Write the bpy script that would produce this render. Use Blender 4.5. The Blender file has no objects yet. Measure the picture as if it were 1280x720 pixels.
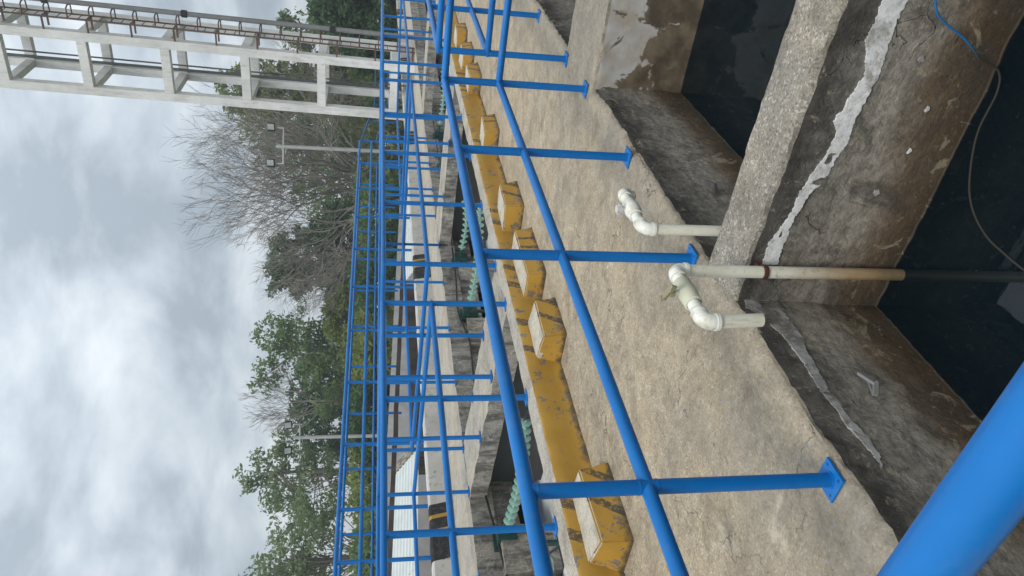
import bpy, bmesh, math, random
from mathutils import Vector, Matrix, noise
R = math.radians
random.seed(7)
S = bpy.context.scene
C = S.collection

# ------------------------------------------------------------------ camera
F = 905.0                                   # focal length in pixels of a 1280 px wide picture
d1 = Vector((477-640, -292-360, F)).normalized()
dn = Vector((5600-640, 455-360, F)).normalized()
dn = (dn - d1*dn.dot(d1)).normalized()
upv = -dn
xv = d1.cross(upv)
def cam2w(v):
    return Vector((xv.dot(v), d1.dot(v), upv.dot(v)))
EYE = Vector((0, 0, 1.6))
cx, cy, cz = cam2w(Vector((1,0,0))), cam2w(Vector((0,-1,0))), cam2w(Vector((0,0,-1)))
cd = bpy.data.cameras.new('camera'); cam = bpy.data.objects.new('camera', cd); C.objects.link(cam)
cam.matrix_world = Matrix(((cx.x,cy.x,cz.x,EYE.x),(cx.y,cy.y,cz.y,EYE.y),(cx.z,cy.z,cz.z,EYE.z),(0,0,0,1)))
cd.sensor_fit = 'HORIZONTAL'; cd.sensor_width = 36; cd.lens = F/1280*36
cd.clip_start = .02; cd.clip_end = 2000
S.camera = cam
def ray(x, y): return cam2w(Vector((x-640, y-360, F)))
def at(x, y, d): return EYE + ray(x, y)*(d/F)              # a point at depth d
def onx(x, y, X): r = ray(x, y); return EYE + r*((X-EYE.x)/r.x)
def ony(x, y, Y): r = ray(x, y); return EYE + r*((Y-EYE.y)/r.y)

# ------------------------------------------------------------------ world, sun, exposure
SUN_EL, SUN_AZ = R(58), R(160)
w = bpy.data.worlds.new('World'); S.world = w; w.use_nodes = True
nt = w.node_tree; nt.nodes.clear()
def wn(t, **k):
    n = nt.nodes.new(t)
    for a, b in k.items(): setattr(n, a, b)
    return n
out = wn('ShaderNodeOutputWorld'); mixs = wn('ShaderNodeMixShader')
sky = wn('ShaderNodeTexSky', sky_type='NISHITA', sun_disc=False, sun_elevation=SUN_EL, sun_rotation=SUN_AZ, dust_density=3)
b1 = wn('ShaderNodeBackground'); b1.inputs[1].default_value = .1
b2 = wn('ShaderNodeBackground'); b2.inputs[1].default_value = 1.0
nt.links.new(sky.outputs[0], b1.inputs[0])
tc = wn('ShaderNodeTexCoord'); sep = wn('ShaderNodeSeparateXYZ'); nt.links.new(tc.outputs['Generated'], sep.inputs[0])
zz = wn('ShaderNodeMath', operation='MAXIMUM'); nt.links.new(sep.outputs[2], zz.inputs[0]); zz.inputs[1].default_value = 0
za = wn('ShaderNodeMath', operation='ADD'); nt.links.new(zz.outputs[0], za.inputs[0]); za.inputs[1].default_value = .35
dv = wn('ShaderNodeVectorMath', operation='DIVIDE'); nt.links.new(tc.outputs['Generated'], dv.inputs[0])
cmb = wn('ShaderNodeCombineXYZ')
for i in range(3): nt.links.new(za.outputs[0], cmb.inputs[i])
nt.links.new(cmb.outputs[0], dv.inputs[1])
n1 = wn('ShaderNodeTexNoise'); n1.inputs['Scale'].default_value = 2.7; n1.inputs['Detail'].default_value = 10; n1.inputs['Roughness'].default_value = .56; n1.inputs['Distortion'].default_value = .25
nt.links.new(dv.outputs[0], n1.inputs[0])
n2 = wn('ShaderNodeTexNoise'); n2.inputs['Scale'].default_value = 1.1; n2.inputs['Detail'].default_value = 3
nt.links.new(dv.outputs[0], n2.inputs[0])
ad = wn('ShaderNodeMath', operation='MULTIPLY_ADD'); nt.links.new(n2.outputs[0], ad.inputs[0]); ad.inputs[1].default_value = .6
nt.links.new(n1.outputs[0], ad.inputs[2])
rp = wn('ShaderNodeValToRGB'); nt.links.new(ad.outputs[0], rp.inputs[0])
e = rp.color_ramp.elements
e[0].position = .67; e[0].color = (.34,.395,.445,1); e[1].position = .95; e[1].color = (.72,.765,.795,1)
m_ = rp.color_ramp.elements.new(.80); m_.color = (.51,.57,.62,1)
grd = wn('ShaderNodeMath', operation='MULTIPLY_ADD'); nt.links.new(zz.outputs[0], grd.inputs[0]); grd.inputs[1].default_value = 1.0; grd.inputs[2].default_value = .72
nt.links.new(grd.outputs[0], b2.inputs[1])
nt.links.new(rp.outputs[0], b2.inputs[0])
mixs.inputs[0].default_value = .88
nt.links.new(b1.outputs[0], mixs.inputs[1]); nt.links.new(b2.outputs[0], mixs.inputs[2]); nt.links.new(mixs.outputs[0], out.inputs[0])
sl = bpy.data.lights.new('sun', 'SUN'); sl.energy = 1.5; sl.angle = R(16); sl.color = (1,.965,.9)
so = bpy.data.objects.new('sun', sl); C.objects.link(so)
sdir = Vector((math.sin(SUN_AZ)*math.cos(SUN_EL), math.cos(SUN_AZ)*math.cos(SUN_EL), math.sin(SUN_EL)))
so.rotation_euler = sdir.to_track_quat('Z', 'Y').to_euler()
S.view_settings.view_transform = 'Standard'; S.view_settings.look = 'None'
S.view_settings.exposure = .46; S.view_settings.gamma = 1; S.view_settings.use_curve_mapping = False
S.render.engine = 'CYCLES'; S.cycles.max_bounces = 6; S.cycles.diffuse_bounces = 3; S.cycles.glossy_bounces = 3; S.cycles.transparent_max_bounces = 16
S.render.resolution_x, S.render.resolution_y = 1024, 576

# ------------------------------------------------------------------ material kit
class Mat:
    def __init__(s, name, rough=.8, spec=.3):
        s.m = bpy.data.materials.new(name); s.m.use_nodes = True; s.t = s.m.node_tree
        s.p = s.t.nodes['Principled BSDF']; s.p.inputs['Roughness'].default_value = rough
        s.p.inputs['Specular IOR Level'].default_value = spec
        s.tc = s.t.nodes.new('ShaderNodeTexCoord'); s.co = s.tc.outputs['Object']
    def n(s, t, **k):
        q = s.t.nodes.new(t)
        for a, b in k.items(): setattr(q, a, b)
        return q
    def L(s, a, b): s.t.links.new(a, b)
    def setin(s, sock, v):
        if hasattr(v, 'is_linked') or hasattr(v, 'links'): s.L(v, sock)
        else: sock.default_value = v if not (isinstance(v, tuple) and len(v) == 3 and sock.type == 'RGBA') else (*v, 1)
    def scale(s, v3):
        q = s.n('ShaderNodeVectorMath', operation='MULTIPLY'); s.L(s.co, q.inputs[0]); q.inputs[1].default_value = v3; return q.outputs[0]
    def noise(s, sc, det=4, rough=.55, dist=0, vec=None):
        q = s.n('ShaderNodeTexNoise'); q.inputs['Scale'].default_value = sc; q.inputs['Detail'].default_value = det
        q.inputs['Roughness'].default_value = rough; q.inputs['Distortion'].default_value = dist; s.L(vec or s.co, q.inputs[0]); return q.outputs[0]
    def vor(s, sc, feat='F1', vec=None, out='Distance'):
        q = s.n('ShaderNodeTexVoronoi', feature=feat); q.inputs['Scale'].default_value = sc; s.L(vec or s.co, q.inputs[0]); return q.outputs[out]
    def ramp(s, v, a, b, ca=(0,0,0), cb=(1,1,1), mid=None):
        q = s.n('ShaderNodeValToRGB'); s.L(v, q.inputs[0]); el = q.color_ramp.elements
        el[0].position = a; el[1].position = b; el[0].color = (*ca,1); el[1].color = (*cb,1)
        for (p, c) in (mid or []): x = el.new(p); x.color = (*c,1)
        return q.outputs[0]
    def mix(s, f, a, b, mode='MIX'):
        q = s.n('ShaderNodeMix', data_type='RGBA', blend_type=mode); s.setin(q.inputs[0], f); s.setin(q.inputs[6], a); s.setin(q.inputs[7], b); return q.outputs[2]
    def math(s, op, a, b=0.0, c=0.0):
        q = s.n('ShaderNodeMath', operation=op); s.setin(q.inputs[0], a); s.setin(q.inputs[1], b); s.setin(q.inputs[2], c); return q.outputs[0]
    def xyz(s):
        q = s.n('ShaderNodeSeparateXYZ'); s.L(s.co, q.inputs[0]); return q.outputs
    def col(s, v): s.setin(s.p.inputs['Base Color'], v); return s
    def bump(s, h, st=.4, d=.01):
        q = s.n('ShaderNodeBump'); q.inputs['Strength'].default_value = st; q.inputs['Distance'].default_value = d; s.L(h, q.inputs['Height']); s.L(q.outputs[0], s.p.inputs['Normal']); return s

def concrete(name, ca, cb, dark=.5, speck=1.0, crack=True, dirt=(.12,.105,.085), warm=.5, splash=False, drip=0):
    m = Mat(name, .92, .2)
    c = m.mix(m.ramp(m.noise(1.1, 6, .65, .5), .36, .64), ca, cb)
    c = m.mix(m.math('MULTIPLY', m.ramp(m.noise(.8, 5, .6, .8), .46, .64), warm), c, (.50,.385,.235))
    sp = m.noise(110, 5, .72); sp2 = m.noise(230, 2, .6)
    c = m.mix(m.ramp(sp, .38, .62), m.mix(.42*speck, c, (.10,.092,.08)), m.mix(.16*speck, c, (.74,.68,.58)))
    c = m.mix(m.math('MULTIPLY', m.ramp(sp2, .56, .68), .38*speck), c, (.07,.065,.06))
    v = m.vor(95, 'F1', out='Color')
    vv = m.n('ShaderNodeSeparateColor'); m.L(v, vv.inputs[0])
    c = m.mix(m.math('MULTIPLY', m.ramp(vv.outputs[0], .88, .9), .32*speck), c, (.70,.65,.57))
    c = m.mix(m.math('MULTIPLY', m.ramp(vv.outputs[1], .91, .93), .42*speck), c, (.09,.085,.08))
    st = m.ramp(m.noise(3.2, 8, .72, .5), .47, .68)
    c = m.mix(m.math('MULTIPLY', st, dark), c, dirt)
    mid = m.noise(13, 7, .76, .2)
    c = m.mix(m.math('MULTIPLY', m.ramp(mid, .50, .66), .62*dark), c, dirt)
    c = m.mix(m.math('MULTIPLY', m.ramp(m.noise(9, 6, .7, .7), .58, .68), .32), c, (.66,.60,.50))
    c = m.mix(m.math('MULTIPLY', m.ramp(m.noise(.55, 6, .62, 1.2), .50, .66), .45*dark), c, (.24,.22,.19))
    c = m.mix(m.math('MULTIPLY', m.ramp(m.noise(.9, 7, .66, .9, m.scale((1,1,1.3))), .60, .70), .4), c, (.58,.52,.43))
    h = m.math('ADD', m.math('MULTIPLY', sp, .55), m.math('MULTIPLY', mid, 1.0))
    if splash:
        x, y, z = m.xyz()
        gw = m.math('ADD', m.math('MULTIPLY', m.math('ADD', x, 3.3), .5), m.math('MULTIPLY', m.math('SUBTRACT', m.noise(1.4, 7, .7, .6), .5), 1.6))
        c = m.mix(m.math('MULTIPLY', m.ramp(gw, .25, .85), .5), c, m.mix(m.ramp(m.noise(20, 6, .75), .4, .65), (.32,.295,.255), (.17,.155,.13)))
        blot = m.noise(5.5, 9, .8, .3)
        c = m.mix(m.math('MULTIPLY', m.ramp(blot, .53, .64), .5), c, (.15,.13,.10))
        c = m.mix(m.math('MULTIPLY', m.ramp(m.noise(28, 7, .8, .4), .60, .66), .6), c, (.085,.075,.062))
        c = m.mix(m.math('MULTIPLY', m.ramp(m.noise(2.0, 9, .75, .5), .60, .68), .5), c, (.62,.54,.42))
        k = m.math('MULTIPLY', m.ramp(m.noise(48, 2, .5), .695, .71), m.math('MULTIPLY', m.ramp(m.math('ADD', x, 3.0), .25, .75), m.ramp(m.noise(2.2, 2), .50, .58)))
        c = m.mix(m.math('MULTIPLY', k, .75), c, (.08,.22,.50))
    if crack:
        wv = m.n('ShaderNodeVectorMath', operation='ADD'); m.L(m.co, wv.inputs[0])
        ns = m.n('ShaderNodeTexNoise'); ns.inputs['Scale'].default_value = 6; ns.inputs['Detail'].default_value = 5; m.L(m.co, ns.inputs[0])
        sc = m.n('ShaderNodeVectorMath', operation='SCALE'); m.L(ns.outputs['Color'], sc.inputs[0]); sc.inputs['Scale'].default_value = .42
        m.L(sc.outputs[0], wv.inputs[1])
        ed = m.vor(.9, 'DISTANCE_TO_EDGE', wv.outputs[0])
        ln = m.math('MULTIPLY', m.ramp(ed, .0, .0032, (1,1,1), (0,0,0)), m.ramp(m.noise(2.3, 6, .7), .46, .58))
        c = m.mix(m.math('MULTIPLY', ln, .55), c, (.07,.06,.05))
        h = m.math('SUBTRACT', h, ln)
    if drip:
        dr = m.noise(1.0, 7, .72, .4, m.scale((7,7,1.3)))
        c = m.mix(m.math('MULTIPLY', m.ramp(dr, .47, .60), drip), c, (.055,.05,.043))
        c = m.mix(m.math('MULTIPLY', m.ramp(m.noise(5, 7, .75, .8), .55, .62), .5*drip), c, (.52,.49,.42))
    m.col(c).bump(h, .8, .014)
    return m

M = {}
M['deck'] = concrete('deck_concrete', (.475,.375,.24), (.37,.305,.215), .72, .95, dirt=(.15,.12,.085), warm=.6, splash=True).m
M['ledge'] = concrete('ledge_concrete', (.53,.475,.385), (.44,.41,.355), .5).m
M['cap'] = concrete('pale_block_top', (.66,.60,.49), (.54,.50,.41), .45, .8).m
M['grey'] = concrete('grey_concrete', (.34,.32,.285), (.25,.24,.22), .95, .9, dirt=(.07,.065,.058), warm=.3, drip=.75).m
M['partition'] = concrete('partition_top', (.34,.30,.24), (.27,.245,.205), .6, 1.3, False, warm=.3).m

def pit_wall():
    m = Mat('pit_wall', .85, .25)
    x, y, z = m.xyz()
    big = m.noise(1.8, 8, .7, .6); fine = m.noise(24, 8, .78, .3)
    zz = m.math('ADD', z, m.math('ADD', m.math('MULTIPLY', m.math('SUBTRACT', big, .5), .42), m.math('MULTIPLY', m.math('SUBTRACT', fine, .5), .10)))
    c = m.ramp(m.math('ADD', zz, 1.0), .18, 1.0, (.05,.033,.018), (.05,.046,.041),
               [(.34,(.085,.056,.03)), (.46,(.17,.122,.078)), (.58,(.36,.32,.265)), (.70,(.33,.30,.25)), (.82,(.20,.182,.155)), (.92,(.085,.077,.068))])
    streak = m.noise(5, 6, .7, .3, m.scale((.8,.8,4.5)))
    c = m.mix(m.math('MULTIPLY', m.ramp(streak, .48, .68), .45), c, (.04,.034,.026))
    c = m.mix(m.ramp(fine, .40, .66), c, m.mix(.6, c, (.03,.026,.02)))
    c = m.mix(m.math('MULTIPLY', m.ramp(m.noise(40, 5, .7), .60, .70), .45), c, (.42,.37,.29))
    c = m.mix(m.math('MULTIPLY', m.ramp(m.noise(7, 7, .7, 1.4), .60, .635), .55), c, (.36,.315,.22))
    c = m.mix(m.math('MULTIPLY', m.ramp(m.noise(3.2, 8, .78, .8), .50, .60), .6), c, (.045,.04,.033))
    wv = m.n('ShaderNodeVectorMath', operation='ADD'); m.L(m.co, wv.inputs[0])
    ns = m.n('ShaderNodeTexNoise'); ns.inputs['Scale'].default_value = 4; ns.inputs['Detail'].default_value = 6; m.L(m.co, ns.inputs[0])
    sc = m.n('ShaderNodeVectorMath', operation='SCALE'); m.L(ns.outputs['Color'], sc.inputs[0]); sc.inputs['Scale'].default_value = .35
    m.L(sc.outputs[0], wv.inputs[1])
    ed = m.vor(2.6, 'DISTANCE_TO_EDGE', wv.outputs[0])
    ln = m.math('MULTIPLY', m.ramp(ed, .0, .008, (1,1,1), (0,0,0)), m.ramp(m.noise(2.7, 4), .58, .63))
    c = m.mix(m.math('MULTIPLY', ln, .35), c, (.03,.027,.022))
    h = m.math('SUBTRACT', m.math('ADD', m.math('MULTIPLY', fine, .8), m.noise(6, 7, .75)), ln)
    tide = m.math('LESS_THAN', m.math('ABSOLUTE', m.math('SUBTRACT', z, -.722)), .004)
    c = m.mix(m.math('MULTIPLY', tide, .12), c, (.42,.38,.30))
    m.col(c).bump(h, .75, .02); return m.m
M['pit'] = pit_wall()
def old_paint():
    m = Mat('peeling_painted_wall', .8, .25); x, y, z = m.xyz()
    n = m.noise(3.5, 7, .62, .6)
    k = m.math('ADD', n, m.math('MULTIPLY', m.math('ADD', z, .35), .55))
    c = m.mix(m.ramp(k, .50, .53), m.mix(m.ramp(m.noise(7, 5), .4, .65), (.075,.058,.04), (.16,.125,.085)), m.mix(m.ramp(m.noise(5, 5), .4, .7), (.42,.42,.41), (.33,.28,.22)))
    top = m.ramp(m.math('ADD', z, m.math('MULTIPLY', n, .05)), -.115, -.09)
    c = m.mix(top, c, (.085,.08,.072))
    m.col(c).bump(m.noise(20, 5), .4, .01); return m.m
M['oldpaint'] = old_paint()
def mortar():
    m = Mat('white_mortar', .85, .2); c = m.mix(m.ramp(m.noise(18, 5, .7), .35, .7), (.50,.50,.48), (.72,.72,.70))
    c = m.mix(m.math('MULTIPLY', m.ramp(m.noise(60, 3), .6, .68), .5), c, (.3,.29,.27))
    c = m.mix(m.math('MULTIPLY', m.ramp(m.noise(11, 7, .75, .5), .50, .64), .75), c, (.22,.20,.17))
    m.col(c).bump(m.noise(30, 4), .5, .01); return m.m
M['mortar'] = mortar()
def mortar2():
    m = Mat('grey_mortar', .85, .2); c = m.mix(m.ramp(m.noise(16, 5, .7), .35, .7), (.24,.23,.215), (.44,.43,.41))
    c = m.mix(m.math('MULTIPLY', m.ramp(m.noise(9, 7, .75, .5), .46, .58), .8), c, (.13,.118,.10))
    m.col(c).bump(m.noise(30, 4), .5, .01); return m.m
M['mortar2'] = mortar2()

def yellow(name, stripes=None, lo=.0, local=True):
    m = Mat(name, .6, .35); x, y, z = m.xyz()
    w1 = m.noise(9, 6, .7, .3); w2 = m.noise(45, 4, .7)
    c = m.mix(m.ramp(m.noise(2.5, 4), .35, .7), (.37,.205,.028), (.42,.245,.04))
    c = m.mix(m.math('MULTIPLY', m.ramp(w2, .5, .75), .35), c, (.33,.17,.02))
    if stripes:
        wob = m.math('MULTIPLY', m.math('SUBTRACT', m.noise(14, 3), .5), .03)
        s_ = m.math('ADD', m.math('ADD', y, m.math('MULTIPLY', z, stripes[0])), wob)
        tot = None
        for (p, hw) in stripes[1]:
            d = m.math('ABSOLUTE', m.math('SUBTRACT', s_, p)); k = m.math('LESS_THAN', d, hw)
            tot = k if tot is None else m.math('MAXIMUM', tot, k)
        if len(stripes) > 2: tot = m.math('MULTIPLY', tot, m.math('GREATER_THAN', x, .262))   # only the long face is striped
        tot = m.math('MULTIPLY', tot, m.ramp(m.noise(35, 5, .75), .36, .5))
        c = m.mix(m.math('MULTIPLY', tot, .88), c, (.045,.044,.042))
    # chips and grime gathered along the foot
    chip = m.ramp(m.math('ADD', w1, m.math('MULTIPLY', w2, .35)), .755, .775)
    c = m.mix(chip, c, m.mix(m.noise(25, 3), (.06,.055,.05), (.26,.24,.2)))
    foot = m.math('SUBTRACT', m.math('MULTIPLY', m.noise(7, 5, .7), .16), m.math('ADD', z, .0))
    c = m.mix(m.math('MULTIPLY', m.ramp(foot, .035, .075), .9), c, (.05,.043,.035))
    m.col(c).bump(m.math('SUBTRACT', w2, chip), .35, .006); return m.m
STRIPES = (2.77, 3.03, 4.72, 5.10, 5.71, 6.02, 6.93, 7.20, 9.16, 11.1, 11.3, 11.63, 11.9)
M['yellow_kerb'] = yellow('yellow_kerb_paint', (-.45, [(p, .045) for p in STRIPES]))
M['yellow_block'] = yellow('yellow_block_paint', (-.85, [(.15, .036), (-.10, .036)], True))
M['yellow_block2'] = yellow('yellow_block_paint_worn', (-.3, [(.2, .022), (.03, .022)], True))

def paint(name, c, rough=.35, var=.15, chips=None):
    m = Mat(name, rough, .4)
    k = m.mix(m.ramp(m.noise(3, 4), .3, .7), tuple(a*(1-var) for a in c), tuple(min(1, a*(1+var)) for a in c))
    k = m.mix(m.math('MULTIPLY', m.ramp(m.noise(40, 5, .7), .58, .75), .25), k, tuple(a*.6 for a in c))
    if chips: k = m.mix(m.ramp(m.noise(24, 5, .75), .68, .71), k, chips)
    m.col(k).bump(m.noise(55, 3), .12, .003)
    q = m.math('ADD', m.math('MULTIPLY', m.noise(12, 4), .25), rough-.1); m.L(q, m.p.inputs['Roughness'])
    return m.m
def blue():
    m = Mat('blue_enamel', .38, .36); x, y, z = m.xyz()
    c = m.mix(m.ramp(m.noise(2.2, 5, .6), .3, .7), (.0005,.112,.36), (.001,.15,.46))
    c = m.mix(m.math('MULTIPLY', m.ramp(m.noise(30, 6, .75, .3), .54, .72), .4), c, (.002,.075,.27))
    c = m.mix(m.ramp(m.noise(17, 6, .8), .715, .73), c, (.03,.045,.07))
    c = m.mix(m.math('MULTIPLY', m.ramp(m.noise(8, 5, .7), .56, .70), .28), c, (.10,.16,.25))
    m.col(c).bump(m.math('ADD', m.noise(45, 4), m.noise(9, 3)), .14, .004)
    q = m.math('ADD', m.math('MULTIPLY', m.noise(14, 5), .35), .22); m.L(q, m.p.inputs['Roughness']); return m.m
M['blue'] = blue()
M['bolt'] = paint('dark_bolt', (.01,.05,.16), .5)  # dark blue for the bolt heads on the base plates
def whitewash():
    m = Mat('whitewashed_concrete', .88, .2)
    c = m.mix(m.ramp(m.noise(.9, 6, .65), .35, .65), (.56,.56,.54), (.72,.72,.70))
    c = m.mix(m.math('MULTIPLY', m.ramp(m.noise(3, 6, .7, .3, m.scale((3,3,.5))), .50, .68), .45), c, (.33,.30,.27))
    c = m.mix(m.ramp(m.noise(7, 6, .75), .64, .68), c, (.20,.17,.15))
    m.col(c).bump(m.noise(12, 5), .5, .02); return m.m
M['white_conc'] = whitewash()
M['dark_steel'] = paint('dark_steel', (.075,.078,.082), .55)
M['rust'] = paint('rusty_steel', (.10,.062,.048), .8, .35)
M['greypipe'] = paint('grey_pipe', (.16,.165,.165), .5)
M['galv'] = paint('galvanised_pole', (.36,.36,.35), .55)
M['black'] = paint('black_housing', (.012,.013,.015), .45)
M['lens'] = paint('lamp_glass', (.62,.64,.64), .15)
M['dkgreen'] = paint('dark_green_steel', (.012,.045,.038), .45, .3)
M['cable'] = paint('black_cable', (.012,.012,.013), .6)
M['sheet'] = paint('white_metal_sheet', (.55,.585,.57), .55, .08)
M['bayfloor'] = paint('pale_floor_coating', (.66,.70,.72), .6, .05)
M['recess'] = paint('recess_shade', (.05,.052,.05), .9)  # near-black base colour standing in for shade below decks and walks
M['zinc'] = paint('zinc_cleat', (.19,.195,.19), .6, .3)
M['brown'] = paint('brown_beam_and_shade', (.075,.06,.05), .85, .4)  # brown of the ridge beam, also painted shade in the roof gap
M['pinkwall'] = paint('faded_white_wall', (.60,.57,.54), .9, .15)
def pvc():
    m = Mat('pvc', .4, .45); x, y, z = m.xyz()
    c = m.mix(m.ramp(m.noise(9, 5, .6), .35, .7), (.66,.63,.50), (.74,.72,.62))
    c = m.mix(m.math('MULTIPLY', m.ramp(m.noise(30, 5, .75, .5), .56, .68), .6), c, (.28,.25,.15))
    low = m.ramp(m.math('ADD', m.math('MULTIPLY', m.noise(12, 4), .25), m.math('MULTIPLY', z, -1.0)), .2, .62)
    c = m.mix(m.math('MULTIPLY', low, .85), c, (.27,.155,.05))
    c = m.mix(m.math('MULTIPLY', m.ramp(m.math('ADD', m.math('MULTIPLY', m.noise(9, 5, .7), .3), m.math('MULTIPLY', z, -1.0)), .66, .86), .8), c, (.10,.075,.04))
    c = m.mix(m.math('MULTIPLY', m.ramp(m.noise(1, 6, .7, .2, m.scale((30,30,3))), .54, .66), .35), c, (.22,.16,.08))
    m.col(c).bump(m.noise(60, 3), .15, .003); return m.m
M['pvc'] = pvc()
def pvc_fit():
    m = Mat('pvc_fitting', .4, .45); c = m.mix(m.ramp(m.noise(12, 5, .7), .5, .72), (.74,.73,.66), (.42,.40,.27)); m.col(c); return m.m
M['pvcfit'] = pvc_fit()
M['valve'] = paint('mossy_valve', (.50,.49,.37), .6, .3, (.22,.22,.12))
M['handle'] = paint('valve_handle', (.26,.24,.15), .7, .3)
M['clear'] = paint('pale_plastic', (.55,.53,.52), .3)
M['clamp'] = paint('red_rust_clamp', (.08,.026,.018), .7, .3)
def hose():
    m = Mat('hose', .8, .1); x, y, z = m.xyz()
    c = m.mix(m.ramp(m.math('ADD', z, 1.0), .40, .5), (.04,.036,.03), (.02,.13,.30)); m.col(c); return m.m
M['hose'] = hose()
def glassg():
    m = Mat('green_glass', .12, .6); m.col(m.mix(m.noise(20, 2), (.15,.29,.23), (.25,.40,.33)))
    m.p.inputs['Coat Weight'].default_value = .3; return m.m
M['glassg'] = glassg()
def water(name, tint, rough=.015):
    m = Mat(name); t = m.t
    fr = m.n('ShaderNodeFresnel'); fr.inputs['IOR'].default_value = 1.4
    gl = m.n('ShaderNodeBsdfGlossy'); gl.inputs['Roughness'].default_value = rough
    tr = m.n('ShaderNodeBsdfTransparent'); tr.inputs[0].default_value = (*tint, 1)
    df = m.n('ShaderNodeBsdfDiffuse'); df.inputs[0].default_value = (.002,.006,.009,1)
    ads = m.n('ShaderNodeAddShader'); m.L(tr.outputs[0], ads.inputs[0]); m.L(df.outputs[0], ads.inputs[1])
    mx = m.n('ShaderNodeMixShader'); m.L(fr.outputs[0], mx.inputs[0]); m.L(ads.outputs[0], mx.inputs[1]); m.L(gl.outputs[0], mx.inputs[2])
    b = m.n('ShaderNodeBump'); b.inputs['Strength'].default_value = .03; b.inputs['Distance'].default_value = .02; m.L(m.noise(3, 2), b.inputs['Height'])
    for q in (gl, fr): m.L(b.outputs[0], q.inputs['Normal'])
    t.links.new(mx.outputs[0], t.nodes['Material Output'].inputs[0]); return m.m
M['water'] = water('pit_water', (.16,.21,.225))
def leaf(name, a, b, c3):
    m = Mat(name, .6, .25); t = m.t
    at_ = m.n('ShaderNodeAttribute', attribute_name='rnd')
    c = m.mix(at_.outputs['Fac'], a, b)
    c = m.mix(m.math('MULTIPLY', m.ramp(m.noise(.5, 3), .45, .65), .6), c, c3)
    m.col(c)
    tl = m.n('ShaderNodeBsdfTranslucent'); m.L(c, tl.inputs[0])
    mx = m.n('ShaderNodeMixShader'); mx.inputs[0].default_value = .5; m.L(m.p.outputs[0], mx.inputs[1]); m.L(tl.outputs[0], mx.inputs[2])
    t.links.new(mx.outputs[0], t.nodes['Material Output'].inputs[0]); return m.m
M['leaf_dark'] = leaf('leaf_dark', (.05,.10,.045), (.10,.175,.07), (.06,.115,.05))
M['leaf_mid'] = leaf('leaf_mid', (.11,.175,.065), (.20,.28,.115), (.12,.185,.075))
M['leaf_olive'] = leaf('leaf_olive', (.14,.18,.05), (.24,.29,.09), (.15,.19,.06))
M['leaf_pale'] = leaf('leaf_pale', (.15,.21,.095), (.26,.33,.16), (.16,.22,.105))
M['leaf_dry'] = leaf('leaf_dry', (.14,.17,.075), (.22,.24,.12), (.12,.17,.075))
def bark():
    m = Mat('bark', .9, .15); m.col(m.mix(m.ramp(m.noise(2, 5), .35, .65), (.17,.145,.12), (.27,.24,.205))); return m.m
M['bark'] = bark()
def bark2():
    m = Mat('pale_twig_bark', .9, .15); m.col(m.mix(m.ramp(m.noise(.6, 4), .35, .65), (.17,.155,.135), (.27,.245,.215))); return m.m
M['twig'] = bark2()
def grass():
    m = Mat('grass_ground', .95, .1); m.col(m.mix(m.ramp(m.noise(.8, 6), .35, .65), (.045,.07,.02), (.12,.11,.055))); return m.m
M['grass'] = grass()
def parapet_m():
    m = Mat('parapet_paint', .85, .2); x, y, z = m.xyz()
    c = m.mix(m.ramp(m.noise(1.5, 5), .35, .65), (.42,.41,.38), (.54,.52,.48))
    c = m.mix(m.math('MULTIPLY', m.ramp(m.noise(7, 6, .7), .56, .66), .6), c, (.16,.15,.13))
    s_ = m.math('ADD', y, m.math('MULTIPLY', z, .18))
    yy = m.math('MODULO', m.math('ADD', s_, 7.45*4-6.64), 7.45)
    inp = m.math('LESS_THAN', yy, 1.03)
    yl = None
    for p in (.52, .79):
        k = m.math('LESS_THAN', m.math('ABSOLUTE', m.math('SUBTRACT', yy, p)), .035); yl = k if yl is None else m.math('MAXIMUM', yl, k)
    pn = m.mix(yl, m.mix(m.ramp(m.noise(12, 5, .7), .5, .7), (.03,.03,.032), (.09,.085,.08)), (.42,.25,.05))
    c = m.mix(inp, c, pn); m.col(c).bump(m.noise(18, 4), .4, .01); return m.m
M['parapet'] = parapet_m()

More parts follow.
